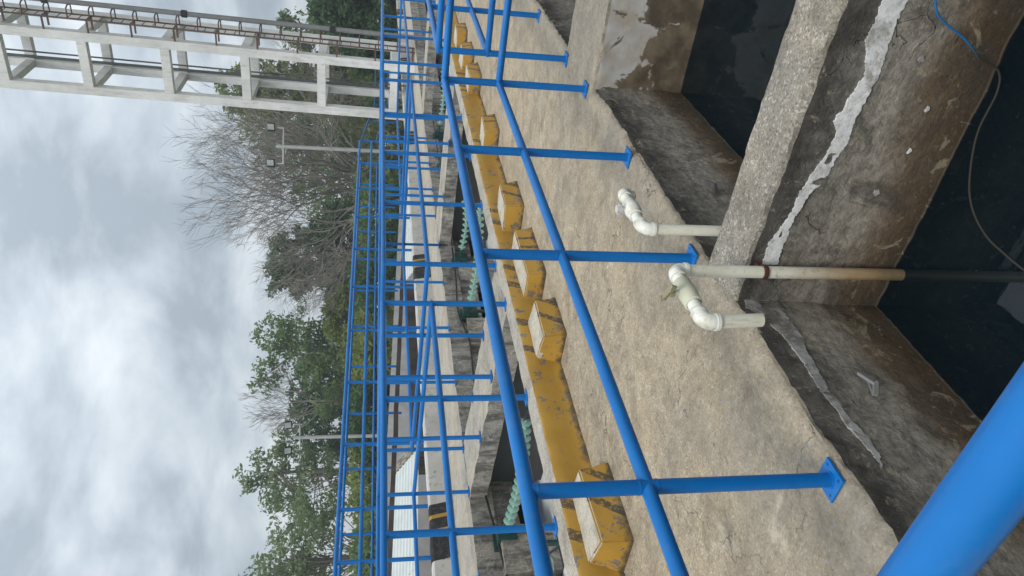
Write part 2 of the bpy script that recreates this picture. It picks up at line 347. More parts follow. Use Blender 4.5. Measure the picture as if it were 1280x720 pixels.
# ------------------------------------------------------------------ mesh kit
class MB:
    def __init__(s): s.v = []; s.f = []; s.mi = []
    def add(s, vs, fs, mi=0):
        o = len(s.v); s.v += [tuple(p) for p in vs]; s.f += [tuple(i+o for i in f) for f in fs]; s.mi += [mi]*len(fs); return s
    def box(s, a, b, mi=0):
        x0,y0,z0 = a; x1,y1,z1 = b
        return s.add([(x0,y0,z0),(x1,y0,z0),(x1,y1,z0),(x0,y1,z0),(x0,y0,z1),(x1,y0,z1),(x1,y1,z1),(x0,y1,z1)],
            [(0,3,2,1),(4,5,6,7),(0,1,5,4),(1,2,6,5),(2,3,7,6),(3,0,4,7)], mi)
    def bar(s, a, b, w, h, mi=0, up=Vector((0,0,1))):
        a, b = Vector(a), Vector(b); d = (b-a).normalized()
        if abs(d.dot(up)) > .95: up = Vector((0,1,0))
        u = d.cross(up).normalized()*w/2; v = u.cross(d).normalized()*h/2
        vs = [p+q for p in (a, b) for q in (-u-v, u-v, u+v, -u+v)]
        return s.add(vs, [(3,2,1,0),(4,5,6,7),(0,1,5,4),(1,2,6,5),(2,3,7,6),(3,0,4,7)], mi)
    def tube(s, pts, r, n=10, mi=0, caps=True):
        pts = [Vector(p) for p in pts]; rs = r if isinstance(r, (list, tuple)) else [r]*len(pts)
        ts = []
        for i in range(len(pts)):
            a = (pts[i]-pts[i-1]).normalized() if i else None; b = (pts[i+1]-pts[i]).normalized() if i < len(pts)-1 else None
            t = (a or b) if (a is None or b is None) else (a+b)
            ts.append(t.normalized() if t.length > 1e-6 else (a or b))
        up = Vector((0,0,1)) if abs(ts[0].z) < .9 else Vector((1,0,0))
        u = ts[0].cross(up).normalized(); vs = []
        for i, p in enumerate(pts):
            u = (u - ts[i]*u.dot(ts[i])).normalized(); v = ts[i].cross(u)
            k = 1.0
            if 0 < i < len(pts)-1:
                cth = (pts[i]-pts[i-1]).normalized().dot(ts[i]); k = 1/max(cth, .5)
            # widen only in the bend plane
            bend = None
            if k > 1.001: bend = ((pts[i+1]-pts[i]).normalized()-(pts[i]-pts[i-1]).normalized()).normalized()
            for j in range(n):
                an = 2*math.pi*j/n; o = (u*math.cos(an)+v*math.sin(an))*rs[i]
                if bend is not None: o = o + bend*(o.dot(bend)*(k-1))
                vs.append(p+o)
        fs = []
        for i in range(len(pts)-1):
            for j in range(n):
                a = i*n+j; b = i*n+(j+1) % n; fs.append((a, b, b+n, a+n))
        if caps: fs.append(tuple(reversed(range(n)))); fs.append(tuple((len(pts)-1)*n+j for j in range(n)))
        return s.add(vs, fs, mi)
    def lathe(s, prof, n=16, axis='z', mi=0, at_=(0,0,0)):
        vs = []; fs = []
        for (r, h) in prof:
            for j in range(n):
                an = 2*math.pi*j/n; a, b = r*math.cos(an), r*math.sin(an)
                p = (a, b, h) if axis == 'z' else ((h, a, b) if axis == 'x' else (b, h, a))
                vs.append((p[0]+at_[0], p[1]+at_[1], p[2]+at_[2]))
        for i in range(len(prof)-1):
            for j in range(n):
                a = i*n+j; b = i*n+(j+1) % n; fs.append((a, b, b+n, a+n))
        return s.add(vs, fs, mi)
    def mesh(s, name, mats, smooth=False):
        me = bpy.data.meshes.new(name); me.from_pydata(s.v, [], s.f)
        for m in (mats if isinstance(mats, (list, tuple)) else [mats]): me.materials.append(m)
        if any(s.mi): me.polygons.foreach_set('material_index', s.mi)
        if smooth:
            me.polygons.foreach_set('use_smooth', [True]*len(me.polygons))
            me.set_sharp_from_angle(angle=R(38))
        me.validate(); me.update(); return me

def link(name, me, parent=None, loc=(0,0,0), rot=None):
    o = bpy.data.objects.new(name, me); C.objects.link(o); o.location = loc
    if rot: o.rotation_euler = rot
    if parent: o.parent = parent
    return o
def tag(o, label=None, cat=None, group=None, kind=None):
    if label: o['label'] = label
    if cat: o['category'] = cat
    if group: o['group'] = group
    if kind: o['kind'] = kind
    return o
def thing(name, label, cat, loc, group=None):
    return tag(link(name, None, None, loc), label, cat, group)
def part(name, mb, mats, parent, smooth=False, loc=None):
    # meshes written in world coordinates hang under their thing with the offset taken out
    me = mb.mesh(name, mats, smooth)
    l = parent.location if parent.parent is None else (parent.location + parent.parent.location)
    return link(name, me, parent, loc if loc is not None else -Vector(l))
def nz(x, y, z, sc): return noise.noise(Vector((x*sc, y*sc, z*sc)))

# ------------------------------------------------------------------ ground, decks and pits
EDGE = -1.80; WATER = -.73
def frange(a, b, s):
    n = max(1, round((b-a)/s)); return [a+(b-a)*i/n for i in range(n)]
def deck_mesh():
    prof = [(x, 0) for x in frange(-4.12, -2.0, .07)] + [(x, 0) for x in frange(-2.0, -1.86, .025)] + [(-1.845,-.001),(-1.825,-.006),(-1.81,-.016),(-1.802,-.032),(EDGE,-.06)]
    prof += [(EDGE, z) for z in (-.1,-.15,-.2,-.26,-.32,-.4,-.48,-.56,-.64,-.7,-.76,-.9,-1.2,-1.8,-3.0)]
    ys = frange(-2, .6, .1)+frange(.6, 8, .035)+frange(8, 14, .12)+frange(14, 46, .8)+[46]
    mb = MB(); n = len(prof); wall0 = 1
    for y in ys:
        for (x, z) in prof:
            if z > -.001: zz = z + .006*nz(x, y, 0, 1.2)+.0025*nz(x, y, 3, 9); xx = x
            else: zz = z; xx = x
            k = max(0, min(1, (x+1.9)/.1))
            ed = k*(.009*nz(0, y, z*2, 4)+.010*nz(1, y, z*3, 19)+.009*nz(2, y, z*8, 48))*(1.3 if z > -.08 else .7)
            if z < -.1: ed += .006*nz(x, y, z, 6)
            chip = max(0, nz(5, y, 0, 3.1)-.28)*.10*k if z > -.09 else 0
            mb.v.append((xx+ed-chip, y, zz-chip*.5))
    for i in range(len(ys)-1):
        for j in range(n-1):
            a = i*n+j; mb.f.append((a, a+n, a+n+1, a+1)); mb.mi.append(0 if prof[j+1][1] > -.04 else 1)
    mb.f = [tuple(reversed(f)) for f in mb.f]
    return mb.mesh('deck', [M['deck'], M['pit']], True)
deck = tag(link('deck', deck_mesh()), 'worn tan concrete deck between the yellow kerb and the water pits', kind='structure')
def partition(name, y0, y1, mats, batter, label):
    prof = [(y0-batter-.12,-3.0),(y0-batter*1.1,-.8)] + [(y0-batter*(-z/.73), z) for z in (-.7,-.6,-.5,-.4,-.3,-.2,-.12,-.07)] + \
           [(y0,-.04),(y0+.006,-.018),(y0+.022,-.007)] + [(y, -.006) for y in frange(y0+.05, y1-.04, .045)] + [(y1-.022,-.007),(y1-.006,-.018),(y1,-.04)] + [(y1, z) for z in (-.1,-.2,-.35,-.5,-.7,-3.0)]
    xs = frange(-1.9, -.2, .03)+frange(-.2, 1.75, .1)+[1.75]
    mb = MB(); n = len(prof)
    for x in xs:
        for j, (y, z) in enumerate(prof):
            top = z > -.05
            ed = (.011*nz(x, z*2, y, 6)+.009*nz(x, z*3, y, 19)+.006*nz(x, z*5, y, 48))*(1.2 if -.05 < z < -.0065 else .8)
            sgn = -1 if y < (y0+y1)/2 else 1
            mb.v.append((x, y + (0 if (top and z > -.0065) else sgn*ed), z + (.004*nz(x, y, 0, 3)+.0025*nz(x, y, 0, 30) if z > -.0065 else 0)))
    for i in range(len(xs)-1):
        for j in range(n-1):
            a = i*n+j; mb.f.append((a, a+n, a+n+1, a+1))
            mz = max(prof[j][1], prof[j+1][1]); yy = (prof[j][0]+prof[j+1][0])/2
            mb.mi.append(0 if (prof[j][1] > -.05 and prof[j+1][1] > -.05) else 1)
    mb.f = [tuple(reversed(f)) for f in mb.f]
    o = link(name, mb.mesh(name, mats, True)); tag(o, label, 'wall'); return o
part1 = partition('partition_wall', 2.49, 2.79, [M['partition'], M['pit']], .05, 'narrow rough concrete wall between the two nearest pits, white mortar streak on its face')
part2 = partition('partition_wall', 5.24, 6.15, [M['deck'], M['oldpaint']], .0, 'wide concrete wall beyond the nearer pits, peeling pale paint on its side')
mb = MB().box((EDGE-.03,-2,-3), (1.75,.22,-.005))
tag(link('walkway', mb.mesh('walkway', M['deck'])), 'concrete walkway under the close handrail', kind='structure')
mb = MB().box((1.7,-2,-3), (6,46,-.003)); tag(link('side_deck', mb.mesh('side_deck', M['deck'])), kind='structure')
mb = MB().box((-1.85,-1.9,-3.1), (1.72,45,-2.95)); tag(link('pit_floor', mb.mesh('pit_floor', M['recess'])), kind='structure')
mb = MB(); mb.add([(-1.86,.15,WATER),(1.72,.15,WATER),(1.72,45,WATER),(-1.86,45,WATER)], [(0,1,2,3)])
tag(link('water', mb.mesh('water', M['water'])), 'still dark water standing in the pits', kind='structure')

rnd = random.Random(77); mb = MB()
for i in range(36):
    x = rnd.uniform(-1.75, .2); y = rnd.choice((rnd.uniform(.6, 2.35), rnd.uniform(1.6, 2.4), rnd.uniform(2.9, 5.1))); r_ = rnd.choice((.0015,.002,.002,.0025,.004)); a_ = rnd.uniform(0, 6)
    mb.add([(x+r_*math.cos(a_+k*1.57)*(1 if k % 2 else .6), y+r_*math.sin(a_+k*1.57), WATER+.002) for k in range(4)], [(0,1,2,3)])
tag(link('debris', mb.mesh('debris', M['mortar2'])), 'tiny pale flecks floating on the dark water', kind='stuff')
# mortar streaks: thin ragged crusts standing proud of the wall faces
def ragged(edge_a, edge_b, plane, mat, name, parent, thick=.010, seed=1):
    rnd = random.Random(seed)
    def dens(pts):
        o = []
        for a, b in zip(pts, pts[1:]):
            n = max(2, int((b-a).length/.006))
            for i in range(n):
                p = a.lerp(b, i/n); q = .0035; w_ = .012*nz(p.x+p.y, p.z, seed, 22)+.006*nz(p.x+p.y, p.z, seed, 60); p = p+Vector((w_ if plane == 'y' else 0, w_ if plane == 'x' else 0, w_*.6)); o.append(p+Vector((rnd.uniform(-q,q) if plane == 'y' else 0, rnd.uniform(-q,q) if plane == 'x' else 0, rnd.uniform(-q,q))))
        o.append(pts[-1]); return o
    A, B = dens(edge_a), dens(edge_b)
    poly = A + B[::-1]
    nrm = Vector((0,-1,0)) if plane == 'y' else Vector((1,0,0))
    bm = bmesh.new(); vs = [bm.verts.new(p+nrm*thick) for p in poly]; bk = [bm.verts.new(p-nrm*.03) for p in poly]
    for i in range(len(vs)): j = (i+1) % len(vs); bm.faces.new((vs[i], vs[j], bk[j], bk[i]))
    bmesh.ops.triangle_fill(bm, use_beauty=True, use_dissolve=False, edges=[bm.edges.get((vs[i], vs[(i+1) % len(vs)])) for i in range(len(vs))])
    bmesh.ops.recalc_face_normals(bm, faces=bm.faces)
    me = bpy.data.meshes.new(name); bm.to_mesh(me); bm.free(); me.materials.append(mat)
    return link(name, me, parent)
def yface(p):
    q = ony(p[0], p[1], 2.47)
    for _ in range(3): q = ony(p[0], p[1], 2.49-.05*(-q.z/.73))
    return q
La = [(1105,-6),(1091,30),(1082,50),(1082,65),(1080,95),(1057,130),(1042,150),(1045,165),(1032,192),(1001,237),(986,270),(960,305),(953,330)]
Lb = [(1138,-6),(1124,17),(1112,50),(1105,72),(1097,95),(1084,120),(1067,150),(1059,176),(1042,200),(1035,217),(1012,242),(992,272),(977,310),(972,330)]
ragged([yface(p) for p in La], [yface(p) for p in Lb], 'y', M['mortar'], 'mortar_streak', part1, .006, seed=2)
xf = lambda p: onx(p[0], p[1], EDGE)
Ra = [(930,366),(962,374),(984,397),(1003,422),(1008,440),(1021,460),(1036,490),(1053,510),(1064,526),(1086,548),(1098,570),(1103,586)]
Rb = [(932,384),(958,403),(979,420),(994,440),(1011,465),(1026,490),(1046,514),(1056,530),(1077,551),(1092,572),(1101,588)]
ragged([xf(p) for p in Ra], [xf(p) for p in Rb], 'x', M['mortar2'], 'mortar_streak', deck, .004, seed=3)
for k, (X, Z, r) in enumerate([(-.47,-.245,.008),(-.66,-.41,.010),(-1.02,-.53,.008),(-.55,-.44,.008),(-.84,-.52,.007),(-1.22,-.47,.012)]):
    rnd = random.Random(k); pa = []; pb = []
    for i in range(5):
        t = -1+2*i/4; hh = math.sqrt(max(0, 1-t*t))*r*rnd.uniform(.5, 1)+.002
        y = 2.49-.05*(-Z/.73); pa.append(Vector((X+t*r*1.4, y, Z+hh))); pb.append(Vector((X+t*r*1.4, y, Z-hh)))
    ragged(pa, pb, 'y', M['mortar'] if k % 2 == 0 else M['mortar2'], 'mortar_fleck', part1, .006, seed=k+10)

# ------------------------------------------------------------------ kerb with its blocks, bays behind it
def kerb():
    prof = [(-4.02,-.02),(-4.045,.02),(-4.052,.1),(-4.056,.2),(-4.06,.275),(-4.07,.293),(-4.09,.30),(-4.16,.302),(-4.24,.30),(-4.32,.296),(-4.36,.285),(-4.385,.25),(-4.39,.1),(-4.40,-.3),(-4.40,-.8)]
    ys = frange(-2, 8, .05)+frange(8, 20, .15)+frange(20, 46, 1)+[46]; mb = MB(); n = len(prof)
    for y in ys:
        for j, (x, z) in enumerate(prof):
            a = .008*nz(x, y, z, 7)+.006*nz(x, y, z, 22)
            bk = 0
            if j >= 9: bk = (.05*nz(0, y, 0, 1.7)+.03*nz(0, y, 2, 6)+.02*nz(0, y, z*3, 14))
            if j in (4,5,6): a *= 1.6
            mb.v.append((x+a*.8-bk, y, z+a*.6-(max(0, bk)*.5 if j in (9,10,11) else 0)))
    for i in range(len(ys)-1):
        for j in range(n-1):
            a = i*n+j; mb.f.append((a+1, a+n+1, a+n, a)); mb.mi.append(0 if j < 5 else 1)
    return mb.mesh('kerb', [M['yellow_kerb'], M['ledge']], True)
tag(link('kerb', kerb()), 'long concrete kerb painted yellow with black stripes along the deck', 'kerb')
def block(name, yc, ln, dx, zt, mat, label, seed, skew=0):
    rnd = random.Random(seed); bm = bmesh.new()
    q = lambda a=.012: rnd.uniform(-a, a)
    x1, x0 = dx, -.02
    vs = [bm.verts.new(p) for p in [(x0,-ln/2+q(),-.03),(x1+.03,-ln/2+q(),-.03),(x1+.03,ln/2+q(),-.03),(x0,ln/2+q(),-.03),
          (x0,-ln/2+.02+skew+q(),zt+q()),(x1-.01+q(),-ln/2+.02+q(),zt+q()),(x1-.01+q(),ln/2-.03+q(),zt+q()),(x0,ln/2-.02+skew+q(),zt+q())]]
    for f in [(0,3,2,1),(4,5,6,7),(0,1,5,4),(1,2,6,5),(2,3,7,6),(3,0,4,7)]: bm.faces.new([vs[i] for i in f])
    bmesh.ops.bevel(bm, geom=[e for e in bm.edges], offset=.012, segments=2, affect='EDGES')
    bmesh.ops.subdivide_edges(bm, edges=[e for e in bm.edges if e.calc_length() > .1], cuts=6, use_grid_fill=True)
    bmesh.ops.recalc_face_normals(bm, faces=bm.faces)
    for v in bm.verts:
        p = v.co; a = .006*nz(p.x, p.y+seed*3, p.z, 9)+.004*nz(p.x, p.y+seed, p.z, 25); v.co += v.normal*a
    me = bpy.data.meshes.new(name); me.materials.append(mat); me.materials.append(M['cap'])
    bm.to_mesh(me); bm.free()
    for p in me.polygons:
        if p.center.z > zt-.022 and p.normal.z > .3: p.material_index = 1
        p.use_smooth = True
    me.set_sharp_from_angle(angle=R(50))
    o = link(name, me, None, (-4.055, yc, 0)); tag(o, label, 'kerb block', 'painted blocks along the kerb'); return o
BL = [(2.895,.64,.31,.212,'yellow_block','nearest yellow kerb block with one black slash, at the bottom of the picture'),
      (4.88,.56,.31,.195,'yellow_block','yellow kerb block with two black slashes, second from the bottom'),
      (5.98,.86,.30,.18,'yellow_block2','long battered yellow kerb block with blackened end behind the second post'),
      (7.14,.60,.31,.207,'yellow_block','yellow kerb block with black bars, fourth from the bottom'),
      (9.18,.58,.30,.188,'yellow_block2','small faded yellow kerb block, fifth from the bottom'),
      (11.34,.62,.30,.188,'yellow_block','distant yellow kerb block beside the corner post of the near railing'),
      (12.42,.56,.32,.195,'yellow_block2','distant yellow kerb block, second from the far end'),
      (13.6,.56,.31,.19,'yellow_block','farthest yellow kerb block near the upper edge')]
for i, b in enumerate(BL): block('kerb_block', b[0], b[1], b[2], b[3], M[b[4]], b[5], i+1, .08 if i in (0,1) else 0)

# bays: pale floor, cross walks, second deck, recess below it with shade in its colour
mb = MB().box((-9.45,-2,-.9), (-4.3,46,-.76)); tag(link('bay_floor', mb.mesh('bay_floor', M['bayfloor'])), 'pale coated floor of the recessed bays', kind='structure')
def rough_slab(name, poly, z0, z1, mats, seed, label, kind='structure', cat=None, step=.12):
    """prism over a convex quad (x,y) in order with ragged edges; sides get the second material"""
    P = [Vector((*p, 0)) for p in poly]; bm = bmesh.new()
    nu = max(2, int((P[1]-P[0]).length/step)); nv = max(2, int((P[3]-P[0]).length/step)); nw = max(2, int((z1-z0)/step)+1)
    def pt(u, v, z):
        a = P[0].lerp(P[1], u); b = P[3].lerp(P[2], u); q = a.lerp(b, v); q.z = z; return q
    def face_grid(fn, na, nb, mi):
        g = [[bm.verts.new(fn(i/na, j/nb)) for j in range(nb+1)] for i in range(na+1)]
        for i in range(na):
            for j in range(nb):
                f = bm.faces.new((g[i][j], g[i+1][j], g[i+1][j+1], g[i][j+1])); f.material_index = mi
    face_grid(lambda u, v: pt(u, v, z1), nu, nv, 0); face_grid(lambda u, v: pt(u, v, z0), nu, nv, 1)
    face_grid(lambda u, v: pt(u, 0, z0+(z1-z0)*v), nu, nw, 1); face_grid(lambda u, v: pt(u, 1, z0+(z1-z0)*v), nu, nw, 1)
    face_grid(lambda u, v: pt(0, u, z0+(z1-z0)*v), nv, nw, 1); face_grid(lambda u, v: pt(1, u, z0+(z1-z0)*v), nv, nw, 1)
    bmesh.ops.remove_doubles(bm, verts=bm.verts, dist=.0005); bmesh.ops.recalc_face_normals(bm, faces=bm.faces)
    for v in bm.verts:
        p = v.co.copy(); s_ = seed*7.3
        edge = 1.6 if len({f.material_index for f in v.link_faces}) > 1 else 1
        v.co += Vector((.012*nz(p.x+s_, p.y, p.z, 5)+.01*nz(p.x+s_, p.y, p.z, 17), .012*nz(p.x, p.y+s_, p.z, 5)+.01*nz(p.x, p.y+s_, p.z, 17), (.006*nz(p.x, p.y, p.z+s_, 6)+.006*nz(p.x, p.y, s_, 15))))*edge
    me = bpy.data.meshes.new(name); bm.to_mesh(me); bm.free()
    for m in mats: me.materials.append(m)
    me.polygons.foreach_set('use_smooth', [True]*len(me.polygons)); me.set_sharp_from_angle(angle=R(45))
    o = link(name, me); tag(o, label, cat, None, kind); return o
rough_slab('cross_walk', [(-4.33,5.70),(-4.33,6.62),(-8.0,7.30),(-8.0,6.33)], .06, .292, [M['ledge'], M['grey']], 1, 'concrete cross walk between the first two bays')
rough_slab('cross_walk', [(-4.33,12.2),(-4.33,13.2),(-8.0,13.9),(-8.0,12.8)], .06, .290, [M['ledge'], M['grey']], 2, 'concrete cross walk between the far bays', step=.25)
rough_slab('cross_walk', [(-4.33,19.2),(-4.33,20.2),(-8.0,20.9),(-8.0,19.8)], .06, .290, [M['ledge'], M['grey']], 3, 'farthest concrete cross walk', step=.4)
rough_slab('cross_walk_shade', [(-4.42,5.98),(-4.42,6.35),(-8.0,7.02),(-8.0,6.62)], -.80, .09, [M['recess'], M['recess']], 8, 'added dark slab painting in the shade under the first cross walk', step=.3)  # slab added to darken the space under the walk, shade as colour
rough_slab('cross_walk_shade', [(-4.42,12.5),(-4.42,12.9),(-8.0,13.6),(-8.0,13.1)], -.80, .09, [M['recess'], M['recess']], 9, 'added dark slab painting in the shade under the farther cross walk', step=.4)  # second added slab, coloured as the shade under its walk
rough_slab('second_deck', [(-7.96,-2),(-7.96,14),(-9.7,14),(-9.7,-2)], -.02, .296, [M['ledge'], M['grey']], 4, 'second concrete deck beyond the bays', step=.16)
rough_slab('second_deck', [(-7.96,14.01),(-7.96,46),(-9.7,46),(-9.7,14.01)], -.02, .294, [M['ledge'], M['grey']], 5, 'second concrete deck beyond the far bays', step=.5)
rough_slab('bay_beam', [(-8.06,-2),(-8.06,14.0),(-8.5,14.0),(-8.5,-2)], -.36, -.03, [M['grey'], M['grey']], 6, 'rough stepped concrete beam under the second deck', 'structure', step=.14)
rough_slab('bay_beam', [(-8.06,14.02),(-8.06,46),(-8.5,46),(-8.5,14.02)], -.36, -.03, [M['grey'], M['grey']], 7, 'rough concrete beam under the far deck', 'structure', step=.5)
mb = MB().box((-9.5,-2,-.8), (-9.4,46,-.02)); tag(link('recess_wall', mb.mesh('recess_wall', M['recess'])), 'back wall of the recess below the second deck, shade put into its colour', kind='structure')  # closes the recess; its darkness is shade painted into the wall
for i, (y0, y1, xa, zt) in enumerate([(4.35,4.95,-7.86,-.05),(5.1,5.75,-7.80,-.02),(3.2,3.9,-7.85,-.04),(9.6,10.2,-7.86,-.03),(11.6,12.2,-7.87,-.03)]):
    rough_slab('corbel', [(xa,y0),(xa,y1),(-8.3,y1),(-8.3,y0)], -.74, zt, [M['grey'], M['grey']], 20+i,
        ['rough concrete corbel at the lower left of the near bay','rough concrete corbel behind the green anchor of the near bay','rough concrete corbel lowest in the near bay','rough concrete corbel below the anchor in the middle bay','rough concrete corbel farthest along the middle bay'][i], None, 'corbel', .1)
def stone_course():
    root = thing('parapet_wall', 'grey parapet wall with black and yellow painted panels beyond the second deck', 'wall', (-9.7,6,.29))
    ys = [-2]+[6.55+3.72*k for k in range(-2, 9)]+[40]
    for a, b in zip(ys, ys[1:]):
        bmx = bmesh.new()
        n = max(2, int((b-a)/.25))
        prof = [(-9.62,.27),(-9.625,.4),(-9.63,.55),(-9.635,.66),(-9.66,.69),(-9.75,.695),(-9.84,.69),(-9.86,.66),(-9.86,.27)]
        vs = [[bmx.verts.new((x+.01*nz(x, a+(b-a-.012)*i/n, z, 5), a+(b-a-.012)*i/n, z+.012*nz(x, a+(b-a)*i/n, z, 3))) for (x, z) in prof] for i in range(n+1)]
        for i in range(n):
            for j in range(len(prof)-1): bmx.faces.new((vs[i][j+1], vs[i+1][j+1], vs[i+1][j], vs[i][j]))
        bmx.faces.new(vs[0]); bmx.faces.new(vs[n][::-1])
        bmesh.ops.recalc_face_normals(bmx, faces=bmx.faces)
        me = bpy.data.meshes.new('wall_panel'); bmx.to_mesh(me); bmx.free(); me.materials.append(M['parapet'])
        link('wall_panel', me, root, -root.location)
stone_course()

# ------------------------------------------------------------------ railings
RAD = .0275
_post = {}
def post_mesh(h, r, mids=()):
    k = (round(h, 2), r, tuple(mids))
    if k not in _post:
        mb = MB().tube([(0,0,0),(0,0,h)], r, 14)
        for z in [m+s_*(RAD+.004) for m in mids for s_ in (-1, 1)]+[h-RAD*.75]: mb.lathe([(r*.98,z-.006),(r*1.03,z-.003),(r*1.045,z+.001),(r*.98,z+.006)], 14)
        _post[k] = mb.mesh('post', M['blue'], True)
    return _post[k]
def plate_mesh(sz):
    mb = MB(); q = sz*.5
    mb.add([(q,-q,0),(q,q,0),(-q,q,0),(-q,-q,0),(q,-q,.009),(q,q,.009),(-q,q,.009),(-q,-q,.009)], [(3,2,1,0),(4,5,6,7),(0,1,5,4),(1,2,6,5),(2,3,7,6),(3,0,4,7)])
    for (a, b) in ((1,-1),(1,1),(-1,1),(-1,-1)): mb.tube([(a*q*.68,b*q*.68,.008),(a*q*.68,b*q*.68,.0095)], .0065, 8, 1); 
    mb.tube([(0,0,.008),(0,0,.013)], RAD*1.16, 14)
    return mb.mesh('base_plate', [M['blue'], M['bolt']])
PLATE = plate_mesh(.112)
def railing(label, pts, top, mids, r=RAD, post_top=None, plate=True, rail_ext=None, base_pts=None, group='blue pipe railings'):
    """pts: post feet (x,y,z) along the run; top/mids: heights above each foot"""
    root = thing('railing', label, 'railing', pts[0], group); L0 = Vector(pts[0])
    for p in (base_pts or pts):
        po = link('post', post_mesh(top-.01, r*.97, mids), root, Vector(p)-L0)
        if plate: link('base_plate', PLATE, po, (0,0,.001))
    for nm, h in [('top_rail', top)]+[('mid_rail', m) for m in mids]:
        path = [Vector((x, y, z+h)) for (x, y, z) in pts]
        if rail_ext:
            if rail_ext[0]: path = [Vector((*rail_ext[0], path[0].z))] + path
            if rail_ext[1]: path = path + [Vector((*rail_ext[1], path[-1].z))]
        part(nm, MB().tube(path, r if nm == 'top_rail' else r*.96, 14), M['blue'], root, True)
    return root
Z0 = .0
XN = -1.872
railing('nearest blue pipe railing along the pit edge, turning the corner at its far post',
    [(XN,.45,Z0),(XN,1.503,Z0),(XN,2.939,Z0),(XN,4.139,Z0),(-1.868,5.36,Z0),(-.62,5.33,Z0),(.7,5.31,Z0),(1.74,5.30,Z0)], 1.10, [.688])
railing('blue pipe railing at the top edge beyond the wide cross wall',
    [(1.7,6.12,Z0),(.7,6.115,Z0),(-.6,6.11,Z0),(XN,6.095,Z0),(XN,7.445,Z0),(XN,8.8,Z0),(XN,10.2,Z0),(XN,11.6,Z0)], 1.10, [.688])
railing('thick close blue handrail crossing the bottom right corner', [(-1.7,.33,Z0),(.7,.325,Z0),(1.7,.32,Z0)], 1.10, [.66], r=.0302, plate=True)
ZB = .297
railing('blue railing on the kerb round the nearest bay, with a corner at its far end',
    [(-4.31,.52,ZB),(-4.31,1.83,ZB),(-4.31,3.14,ZB),(-4.29,4.45,ZB),(-4.27,5.77,ZB),(-5.43,5.97,ZB),(-6.58,6.14,ZB),(-7.92,6.40,ZB),(-7.93,5.1,ZB),(-7.93,3.8,ZB),(-7.93,2.5,ZB),(-7.93,1.2,ZB)], 1.215, [.745])
railing('blue railing on the kerb round the middle bay, starting behind the cross walk',
    [(-7.93,12.75,ZB),(-7.93,11.4,ZB),(-7.93,10.0,ZB),(-7.93,8.6,ZB),(-7.94,7.20,ZB),(-6.7,6.97,ZB),(-5.47,6.75,ZB),(-4.32,6.55,ZB),(-4.32,7.9,ZB),(-4.32,9.32,ZB),(-4.32,10.71,ZB),(-4.30,12.14,ZB),(-5.5,12.36,ZB),(-6.7,12.56,ZB),(-7.93,12.75,ZB)], 1.21, [.74])
railing('blue railing round the far bay, seen small beside the lattice tower',
    [(-7.93,19.7,ZB),(-7.93,18.1,ZB),(-7.93,16.6,ZB),(-7.93,15.2,ZB),(-7.93,13.95,ZB),(-6.7,13.75,ZB),(-5.5,13.5,ZB),(-4.38,13.3,ZB),(-4.32,14.7,ZB),(-4.32,16.1,ZB),(-4.32,17.6,ZB),(-4.32,19.1,ZB),(-5.5,19.3,ZB),(-6.7,19.5,ZB),(-7.93,19.7,ZB)], 1.21, [.74])
Z5 = .69
railing('blue railing standing on the striped parapet wall, tall thick posts',
    [(-9.75,y,Z5) for y in (3.6,4.6,5.6,6.66,7.62,9.0,10.6,12.2,13.8,15.4,17.0,18.6,20.2,21.8)], 1.42, [1.06], r=.034, plate=False)
Z6 = .95
railing('farther blue railing behind the white sheet roof, ending beside the lamp post',
    [(-12.0,y,Z6) for y in (4,5.6,7.2,8.8,10.4,12,13.6,15.2,16.8,18.4,20,21.6,23.2,24.8)], 1.2, [.62], r=.03, plate=False)
railing('short sloping blue stair rail beside the lattice tower', [(-11.8,26.4,.95),(-11.8,28.3,.72),(-11.8,30.2,.48),(-11.8,33,.46),(-11.8,36,.46)], 1.22, [.65], r=.03, plate=False)

# ------------------------------------------------------------------ white ribbed roof beyond the parapet
def ribbed_roof():
    root = thing('sheet_roof', 'long low white ribbed metal roof sloping down behind the parapet', 'roof', (-11,6,.4))
    def zt(y): return 1.24-(y-7.5)*.048
    ys = [2.0,4.6,7.2,9.8,16.4,19.0,21.6]
    for a, b in zip(ys, ys[1:]):
        if a == 9.8: continue
        mb = MB(); n = 40; vs = []
        for y in (a, b-.01):
            for j in range(n+1):
                t = j/n; x = -10.75-.75*t; s_ = zt(y)
                base = (s_-.42)+.42*t
                base = base*1.0; rib = .022 if (j % 5) in (1,2) else 0
                vs.append((x, y, base+rib+(.004 if b == ys[-1] else 0)))
        fs = [(j, j+1, j+n+2, j+n+1) for j in range(n)]
        mb.add(vs, fs)
        part('roof_sheet', mb, M['sheet'], root)
    mb = MB(); pts = [(-11.55, y, zt(y)+.045+.02*nz(0, y, 0, 1.5)) for y in frange(2, 20.6, .4)]
    for p, q in zip(pts, pts[1:]): mb.bar(p, q, .10, .10)
    part('ridge_beam', mb, M['brown'], root)
    mb = MB().box((-10.80,2,.05), (-10.76,20.6,.32)); part('fascia', mb, M['grey'], root)
    mb = MB().box((-11.5,9.85,.05), (-11.45,16.35,.80)); part('gap_shade', mb, M['brown'], root)  # brown panel added as painted shade between the two roof runs
    part('gable', MB().add([(-10.7,9.83,.1),(-11.58,9.83,.1),(-11.58,9.83,1.16),(-10.7,9.83,.74),(-10.7,10.05,.1),(-11.58,10.05,.1),(-11.58,10.05,1.16),(-10.7,10.05,.74)], [(0,1,2,3),(7,6,5,4),(0,3,7,4),(3,2,6,7),(2,1,5,6)]), M['grey'], root)
ribbed_roof()
